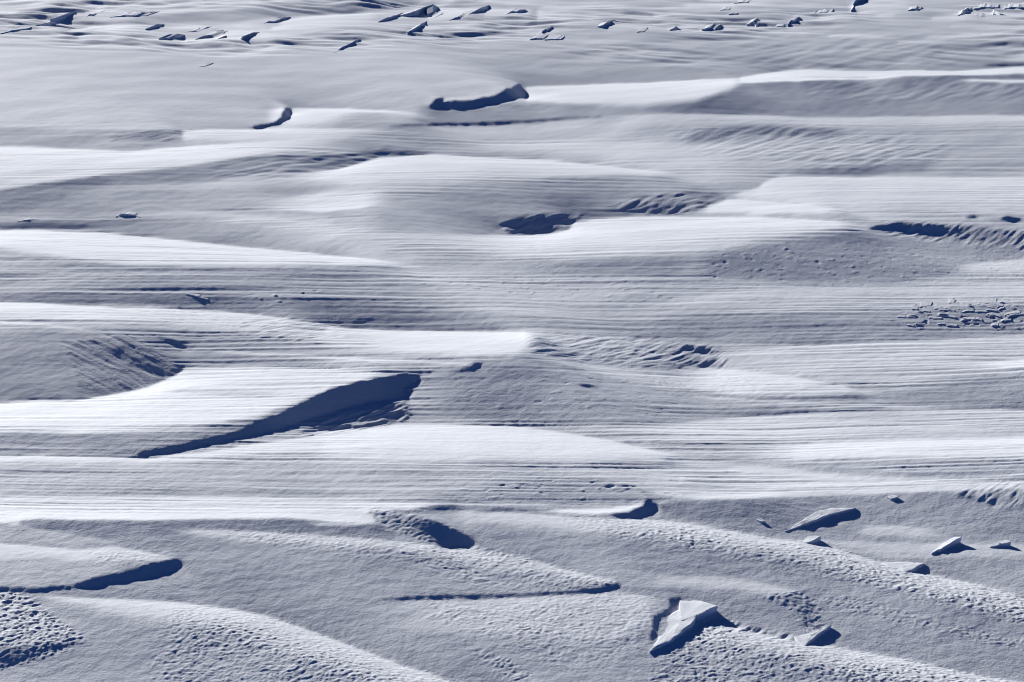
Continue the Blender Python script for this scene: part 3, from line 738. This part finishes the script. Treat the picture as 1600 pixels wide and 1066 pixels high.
drift("snow_drift", "smooth low swell between the thin fins and the shaded sheet, right", "snow drift", NEAR,
      [(1270, 842), (1350, 846), (1450, 848), (1600, 851), (2000, 853), (2000, 870), (1600, 869), (1450, 875), (1400, 873), (1330, 865)])
drift("snow_drift", "long frosted ridge curving down to the right edge in the foreground", "snow drift", NEAR,
      [(700, 800), (790, 799), (880, 806), (940, 809), (1020, 811), (1070, 816), (1150, 829), (1200, 839), (1250, 844), (1290, 851), (1350, 870), (1400, 885), (1470, 900), (1540, 915), (1600, 935), (2000, 1010), (2000, 1100), (1560, 967), (1400, 932), (1250, 894), (1100, 868), (940, 847), (760, 852), (700, 824), (670, 806)],
      ((CRU, [(850, 804), (940, 809), (1020, 811), (1070, 816), (1150, 829), (1250, 844), (1290, 851), (1350, 870), (1470, 900), (1600, 935), (2000, 1010), (2000, 1100), (1560, 967), (1400, 932), (1250, 892), (1100, 864), (960, 840)]),))
drift("snow_drift", "small drift with a pointed dark nose on the crest of the frosted ridge", "snow drift", NEAR,
      [(840, 797), (950, 793), (1000, 785), (1012, 776), (1030, 791), (1020, 801), (995, 810), (930, 807), (850, 803)],
      (("scarp", [(950, 806), (985, 798), (1005, 788), (1012, 776), (1031, 791), (1021, 802), (995, 811), (970, 809)]),))
drift("snow_drift", "frosted lobe with a knife-thin dark undercut along its lower edge", "snow drift", NEAR,
      [(285, 850), (300, 827), (400, 829), (540, 837), (640, 847), (740, 852), (800, 860), (870, 884), (968, 911), (971, 918), (910, 930), (800, 935), (700, 937), (560, 940), (300, 905), (287, 880)],
      (("undercut", [(590, 938), (700, 931), (800, 929), (890, 925), (940, 918), (968, 911), (971, 918), (910, 930), (800, 935), (700, 937)]),))
drift("snow_drift", "short rough wedge of snow ending in a dark point above the frosted lobe", "snow drift", NEAR,
      [(570, 795), (600, 798), (660, 805), (702, 823), (743, 848), (730, 855), (690, 858), (660, 848), (600, 824), (586, 816)],
      (("scarp", [(675, 850), (690, 838), (705, 827), (722, 835), (745, 848), (730, 856), (690, 859)]),))
drift("snow_drift", "smooth tongue of snow with a rounded nose over a dark blue hollow, lower left", "snow drift", NEAR,
      [(-420, 845), (0, 848), (60, 852), (120, 857), (180, 852), (220, 859), (276, 872), (287, 881), (280, 889), (200, 910), (150, 919), (60, 925), (-420, 925)],
      (("scarp", [(-420, 917), (60, 920), (113, 917), (150, 904), (200, 892), (270, 873), (287, 881), (280, 890), (200, 911), (150, 920), (60, 926), (-420, 926)]),))
drift("snow_drift", "coarse crusted lobe filling the bottom left corner", "snow drift", NEAR,
      [(-420, 926), (0, 926), (42, 929), (62, 943), (92, 968), (128, 990), (134, 1001), (100, 1017), (50, 1032), (0, 1048), (-420, 1120)])
drift("snow_drift", "wide foreground ridge with a bright curved crest and frosted lower slope", "snow drift", NEAR,
      [(42, 929), (150, 934), (280, 941), (350, 949), (420, 962), (500, 989), (560, 1013), (640, 1044), (740, 1067), (900, 1130), (900, 1290), (-420, 1290), (-420, 1120), (0, 1048), (50, 1032), (100, 1017), (134, 1001), (92, 968), (62, 943)],
      ((CRU, [(270, 946), (350, 950), (420, 963), (500, 990), (560, 1014), (640, 1045), (760, 1072), (900, 1130), (900, 1290), (300, 1290), (230, 1050)]),))
drift("snow_drift", "pebbly crust slope along the bottom edge right of the largest broken chunk", "snow drift", NEAR,
      [(1080, 985), (1110, 964), (1160, 980), (1230, 997), (1300, 1009), (1400, 1027), (1500, 1049), (2000, 1130), (2000, 1290), (950, 1290), (1010, 1050)])
drift("snow_drift", "narrow crusted band slanting to the right edge below the frosted ridge", "snow drift", NEAR,
      [(1275, 928), (1350, 935), (1450, 963), (1600, 998), (2000, 1090), (2000, 1120), (1600, 1015), (1480, 990), (1380, 970), (1300, 948)])
drift("snow_drift", "small dark rumpled scoop in the smooth snow above the tilted chip", "snow drift", NEAR,
      [(1195, 932), (1245, 923), (1276, 936), (1276, 960), (1288, 986), (1256, 986), (1242, 957)])

def write_mesh(name, fidx, mat, lift=None):
    """fidx: (n,4) vertex numbers of the big grid."""
    used, inv = np.unique(fidx, return_inverse=True)
    inv = inv.reshape(-1).astype(np.int32)
    co = np.stack([PX.ravel()[used], PY.ravel()[used], PZ.ravel()[used]], 1).astype(np.float32)
    if lift is not None:
        co[:, 2] += lift
    me = bpy.data.meshes.new(name)
    me.vertices.add(len(co))
    me.vertices.foreach_set("co", co.ravel())
    nf = len(fidx)
    me.loops.add(nf * 4)
    me.loops.foreach_set("vertex_index", inv)
    me.polygons.add(nf)
    me.polygons.foreach_set("loop_start", np.arange(0, nf * 4, 4, dtype=np.int32))
    me.polygons.foreach_set("use_smooth", np.ones(nf, bool))
    me.update(calc_edges=True)
    me.materials.append(mat)
    return me, co


idx = np.arange(NR * NC, dtype=np.int32).reshape(NR, NC)
# rows run from far (small v) to near; wind faces upward
F = np.stack([idx[1:, :-1], idx[1:, 1:], idx[:-1, 1:], idx[:-1, :-1]], -1).reshape(-1, 4)
FO = owner[:-1, :-1].ravel()
FP = part[:-1, :-1].ravel()


def link(name, me, parent=None):
    o = bpy.data.objects.new(name, me)
    scene.collection.objects.link(o)
    if parent is not None:
        o.parent = parent
    return o


me, _ = write_mesh("snow_field", F[FO == 0], SNOW)
field = link("snow_field", me)
field["kind"] = "structure"
for i, (name, label, cat, group, parts) in enumerate(DRIFTS, 1):
    sel = FO == i
    if not sel.any():
        print("EMPTY DRIFT", label)
        continue
    root = None
    for k in range(len(parts) + 1):
        ff = F[sel & (FP == k)]
        if len(ff) < 4:
            continue
        nm = name if k == 0 else parts[k - 1][0]
        me, co = write_mesh(nm, ff, CRUST if k else SNOW)
        o = link(nm, me, root)
        if root is None:
            root = o
            c = co.mean(0)
            c[2] = co[:, 2].min()
            me.vertices.foreach_set("co", (co - c).ravel())
            o.location = c
            o["kind"], o["label"], o["category"] = "thing", label, cat
            if group:
                o["group"] = group
        else:
            me.vertices.foreach_set("co", (co - c).ravel())
    
# ------------------------------------------------------------------ loose slabs, chips and broken ledges
_r = np.random.RandomState(3)


def zs(x, y):
    a = np.clip((np.asarray(x) - X0) / DX, 0, len(xs) - 2)
    b = np.clip((np.asarray(y) - Y0) / DY, 0, len(ys) - 2)
    return bil(Z, np.atleast_1d(a), np.atleast_1d(b))[0]


def ground(u, v):
    z = 0.0
    for _ in range(40):
        x, y = at(u, v, z)
        z = z * .5 + float(zs(x, y)) * .5
    x, y = at(u, v, z)
    return x, y, z


def thing(name, verts, faces, mat, label, cat, group, smooth=False):
    co = np.array(verts, np.float32)
    c = co.mean(0)
    c[2] = co[:, 2].min()
    me = bpy.data.meshes.new(name)
    me.from_pydata((co - c).tolist(), [], faces)
    me.materials.append(mat)
    me.polygons.foreach_set("use_smooth", [smooth] * len(me.polygons))
    me.update()
    if smooth:
        me.set_sharp_from_angle(angle=math.radians(38))
    o = link(name, me)
    o.location = c
    o["kind"], o["label"], o["category"] = "thing", label, cat
    if group:
        o["group"] = group
    return o


def densify(pts, step, jit):
    out = []
    n = len(pts)
    for i in range(n):
        a, b = np.array(pts[i], float), np.array(pts[(i + 1) % n], float)
        L = np.hypot(*(b - a)[:2])
        k = max(1, int(L / step))
        for j in range(k):
            p = a + (b - a) * j / k
            if j:
                p[:2] += _r.uniform(-jit, jit, 2)
            out.append(p)
    return out


def slab(pts, label, thick=.03, name="snow_chunk"):
    """Tilted plate: outline (u, v, height over the snow in metres)."""
    cu_, cv_ = np.mean([p[0] for p in pts]), np.mean([p[1] for p in pts])
    gx, gy, gz = ground(cu_, cv_ + 4)
    ring = []
    for u_, v_, h in densify(pts, 5, .7):
        z = (ground(u_, v_)[2] * .7 + gz * .3) + h * (.50 if "largest" in label else .38)
        x, y = at(u_, v_, z)
        ring.append((x, y, z))
    ring = np.array(ring)
    n = len(ring)
    A_ = np.c_[ring[:, :2] - ring[:, :2].mean(0), np.ones(n)]
    fit = A_ @ np.linalg.lstsq(A_, ring[:, 2], rcond=None)[0]
    flat = fit + .2 * (ring[:, 2] - fit)
    pu_, pv_ = project(ring[:, 0], ring[:, 1], ring[:, 2])
    for k in range(n):
        x, y = at(pu_[k], pv_[k], flat[k])
        ring[k] = (x, y, flat[k])
    cen = ring.mean(0)
    def bump_(a, k_=.004):
        return a + np.stack([0 * a[:, 0], 0 * a[:, 0], k_ * perlin(a[:, 0] / .09, a[:, 1] / .09, 93) + .4 * k_ * perlin(a[:, 0] / .03, a[:, 1] / .03, 94)], 1)
    rows = [bump_(cen + (ring - cen) * f_) for f_ in (.2, .42, .64, .82, .94)] + [ring - [0, 0, .003]]
    j = _r.uniform(-1, 1, (n, 3)) * [.004, .004, .004]
    for f_, d_ in ((.995, .25), (.97, .5), (.985, .75)):
        rows.append(cen + (ring - cen) * (f_ + _r.uniform(-.012, .012, (n, 1))) - [0, 0, thick * d_] + j * _r.uniform(.4, 1.3))
    low = cen + (ring - cen) * .93 - [0, 0, thick] + j
    low[:, 2] = np.minimum(low[:, 2], gz + .2)
    rows.append(low)
    base = low.copy()
    base = cen + (ring - cen) * .97
    base[:, 2] = np.minimum(low[:, 2], [float(zs(p_[0], p_[1])) for p_ in base]) - .06
    rows.append(base)
    verts = [tuple(cen + [0, 0, .0015])] + [tuple(p) for r_ in rows for p in r_]
    faces = [(0, 1 + i, 1 + (i + 1) % n) for i in range(n)]
    for k in range(len(rows) - 1):
        for i in range(n):
            a, b = 1 + k * n + i, 1 + k * n + (i + 1) % n
            faces.append((a, a + n, b + n, b))
    faces.append(tuple(1 + (len(rows) - 1) * n + i for i in range(n)))
    ar = sum(ring[i][0] * ring[(i + 1) % n][1] - ring[(i + 1) % n][0] * ring[i][1] for i in range(n))
    if ar < 0:
        faces = [f[::-1] for f in faces]
    return thing(name, verts, faces, SLAB, label, "snow chunk", "broken snow chunks in the foreground", True)


def ledge(pts, label, cat="snow ledge", name="snow_ledge", group=None, back=.35, low=.75):
    """Broken edge of crust: a steep ragged front (in the sun's lee) and a long back running into the snow."""
    us = [p[0] for p in pts]
    u0, u1 = min(us), max(us)
    n = int(max(5, (u1 - u0) / 2.2))
    uu = np.linspace(u0 + .3, u1 - .3, n)
    rows = [[] for _ in range(6)]
    for i, u_ in enumerate(uu):
        vs = []
        for k in range(len(pts)):
            (xa, ya), (xb, yb) = pts[k], pts[(k + 1) % len(pts)]
            if (xa - u_) * (xb - u_) <= 0 and xa != xb:
                vs.append(ya + (yb - ya) * (u_ - xa) / (xb - xa))
        if not vs:
            vs = [pts[0][1]]
        vt, vb = min(vs), max(vs)
        vb = max(vb, vt + .3)
        dep = PITCH + math.atan((vb - 533) / FPX)
        k_ = .95 + math.sin(dep) * .88 / math.tan(SUN_EL) * .8
        e_ = sstep(min(i + .3, n - .7 - i) / max(n * .28, 1.0))
        vb = vt + (vb - vt) * min(.95 / k_, 1) * low * (.12 + .88 * e_)
        vt += _r.uniform(-.35, .35)
        x, y, z = ground(u_, vb)
        b_ = (533 - vt) / FPX
        lean = .25
        yt, zt = y, z
        for _ in range(4):
            zt = CAM_H + yt * (-SP + b_ * CP) / (CP + b_ * SP)
            yt = y + lean * max(zt - z, .005)
        h = max(zt - z, .004)
        rows[0].append((x, y - .02, z - .06))
        rows[1].append((x, y, z - .01))
        rows[2].append((x + _r.uniform(-.01, .01), y + lean * h * .5 + _r.uniform(-.2, .2) * h, z + h * .55))
        rows[3].append((x, yt, z + h))
        L = back * (.7 + .6 * _r.rand()) + h * 2
        rows[4].append((x + .1 * L, yt + L * .4, z + h * .8))
        zb = float(zs(x + .2 * L, yt + L))
        rows[5].append((x + .2 * L, yt + L, zb - .05))
    verts = [p for r_ in rows for p in r_]
    faces = []
    for k in range(5):
        for i in range(n - 1):
            a = k * n + i
            faces.append((a, a + 1, a + n + 1, a + n))
    faces.append(tuple(k * n for k in range(6))[::-1])
    faces.append(tuple(k * n + n - 1 for k in range(6)))
    return thing(name, verts, faces, SLAB, label, cat, group)


H_ = .045
slab([(1062, 937, .0), (1094, 938, .02), (1121, 946, .05), (1089, 961, .055), (1084, 971, .055), (1070, 983, .05), (1050, 998, .045), (1036, 1006, .035), (1014, 1018, .01),
      (1027, 1000, .0), (1029, 979, .0), (1036, 966, .0), (1061, 952, .0)], "largest broken chunk, bright flat top, dark undercut on both sides, bottom centre right", .04)
slab([(1239, 995, .005), (1256, 991, .015), (1300, 976, .03), (1279, 990, .03), (1262, 1005, .025), (1252, 1013, .01)], "small tilted chip with one pale pointed face beside the rumpled scoop", .03)
slab([(1262, 807, .01), (1276, 799, .015), (1296, 794, .015), (1338, 793, .02), (1302, 801, .03), (1278, 811, .03), (1250, 821, .015), (1224, 832, .0)], "long thin flake lying flat with a white top on the shaded sheet", .035)
slab([(1455, 865, .01), (1474, 849, .03), (1492, 838, .06), (1503, 838, .085), (1490, 845, .08), (1474, 855, .05)], "narrow fin of snow leaning up above the low swell", .03)
slab([(1546, 855, .01), (1560, 845, .03), (1574, 843, .06), (1580, 846, .06), (1562, 850, .04)], "smallest leaning fin, close to the right edge beside the low swell", .025)
slab([(1377, 880, .005), (1411, 878, .015), (1445, 879, .035), (1432, 887, .03), (1414, 895, .02), (1404, 898, .01)], "triangular plate with a dark right side, set in the frosted ridge", .03)
slab([(1251, 850, .01), (1262, 838, .03), (1283, 837, .07), (1272, 844, .06), (1262, 848, .04)], "dark crumbly chunk half sunk in the frosted ridge's crest", .03)
slab([(1180, 811, .004), (1190, 810, .01), (1195, 814, .015), (1188, 815, .008)], "tiny white chip lying alone on the shaded sheet", .012)
slab([(1385, 777, .004), (1396, 773, .01), (1404, 776, .02), (1392, 780, .012)], "tiny pale chip just under the edge of the shaded sheet", .012)

BELT = "broken ledges in the rough belt along the top"
for q, lab in (
        ([(619, 26), (650, 17), (666, 10), (663, 20), (680, 28), (668, 35), (655, 36), (640, 33), (625, 31)], "largest dark hooked ledge near the top edge, above the far scarp"),
        ([(928, 43), (952, 36), (947, 42), (942, 50), (936, 47)], "dark triangular ledge standing alone right of centre near the top"),
        ([(732, 23), (742, 17), (758, 12), (748, 20), (740, 24)], "slanting dark ledge just right of the large hooked ledge"),
        ([(1329, 18), (1333, 6), (1340, -4), (1358, -4), (1346, 6), (1336, 14)], "tall dark cleft ledge cut by the top edge, right of centre"),
        ([(305, 62), (318, 56), (330, 54), (339, 62), (322, 64)], "hunched dark ledge in the upper left of the rough belt"),
        ([(1230, 41), (1235, 31), (1247, 33), (1241, 42)], "stubby dark ledge with a pointed top, second right of the triangular ledge"),
        ([(1166, 39), (1176, 33), (1182, 42), (1172, 42)], "small dark wedge ledge between the triangular ledge and the stubby one"),
        ([(412, 37), (420, 33), (434, 34), (430, 39), (420, 39)], "flat dark ledge at the left end of a bright patch of belt snow"),
        ([(374, 60), (380, 56), (383, 60), (379, 70), (376, 66)], "upright dark crack ledge right of the hunched ledge"),
        ([(522, 83), (534, 74), (547, 68), (540, 77)], "dark slanting ledge alone on grey snow above the far scarp's left"),
        ([(78, 31), (92, 25), (112, 24), (95, 29)], "low dark ledge beside the white patch in the top left corner"),
        ([(134, 28), (140, 22), (149, 24), (145, 29)], "compact dark ledge right of the low one in the top left corner"),
        ([(0, 53), (20, 47), (40, 45), (62, 41), (40, 49), (20, 52)], "long thin dark ledge at the left edge of the rough belt"),
        ([(590, 35), (610, 28), (626, 24), (610, 31)], "thin dark tail running left from the large hooked ledge"),
        ([(702, 32), (712, 27), (724, 26), (714, 32)], "low dark ledge between the hooked ledge and the slanting one"),
        ([(636, 51), (646, 43), (660, 37), (650, 45)], "thin slanting ledge just below the large hooked ledge"),
        ([(1096, 46), (1112, 42), (1116, 47), (1104, 49)], "flat dark ledge in front of pale snow, just right of the triangular ledge"),
        ([(1496, 25), (1508, 18), (1515, 18), (1506, 24)], "dark ledge in the right part of the belt, slanting up")):
    ledge(q, lab, group=BELT, back=.8, low=.6)
TINY = "tiny broken snow ledge with a dark face in the rough belt along the top"
for x, y, w, h in ((300, 50, 14, 5), (258, 60, 14, 3), (315, 105, 8, 4), (231, 45, 6, 4), (1157, 5, 14, 4), (1531, 26, 9, 5), (1557, 23, 8, 4), (803, 21, 16, 9), (852, 49, 8, 9),
                   (838, 61, 14, 4), (863, 62, 18, 3), (1132, 16, 9, 3), (1217, 42, 8, 3), (1285, 21, 18, 6), (1428, 16, 14, 7), (1540, 13, 26, 6), (1585, 13, 22, 6), (200, 26, 38, 6),
                   (1145, 22, 10, 3), (1000, 50, 8, 3), (1050, 47, 6, 5)):
    s_ = 1 if _r.rand() < .8 else -1
    w *= 1.5
    ledge([(x - w / 2, y + h / 5 * s_), (x - w * .1, y - h * .4), (x + w / 2, y - h / 5 * s_), (x + w * .2, y + h * .4)], TINY, group="tiny ledges in the rough belt", back=.7, low=.5)

CRUMB = "broken lumps of crust in the middle field"
for q, lab in (([(180, 340), (190, 334), (208, 335), (218, 340), (205, 342.5), (190, 342.5)], "dark lump of crust at the end of a shaded strip above the white wedge"),
               ([(26, 347), (40, 343.5), (58, 343), (45, 347)], "low lump of crust on the shaded strip near the left edge"),
               ([(290, 460), (300, 460.5), (312, 464), (325, 468.5), (310, 469), (300, 465)], "dark lump of crust on flat grey snow above the sinuous white crest")):
    ledge(q, lab, cat="snow lump", name="snow_lump", group=CRUMB, back=.4, low=.6)
PIT = "small dark clod of crust in the speckled patch near the right edge"
for i in range(40):
    x, y = 1395 + 230 * _r.rand() ** .7, _r.uniform(474, 511)
    w = _r.uniform(6, 26) * (1.0 if x > 1470 else .6)
    h = _r.uniform(2.2, 5.5) * (1.0 if x > 1470 else .6)
    t_ = _r.uniform(-.5, .5)
    ledge([(x - w / 2, y - t_ * h), (x - w * .1, y - h * .5), (x + w / 2, y + t_ * h), (x + w * .15, y + h * .4)], PIT, cat="snow clod", name="snow_clod", group="clods in the speckled patch", back=.3, low=.42)
print("verts", NR * NC)
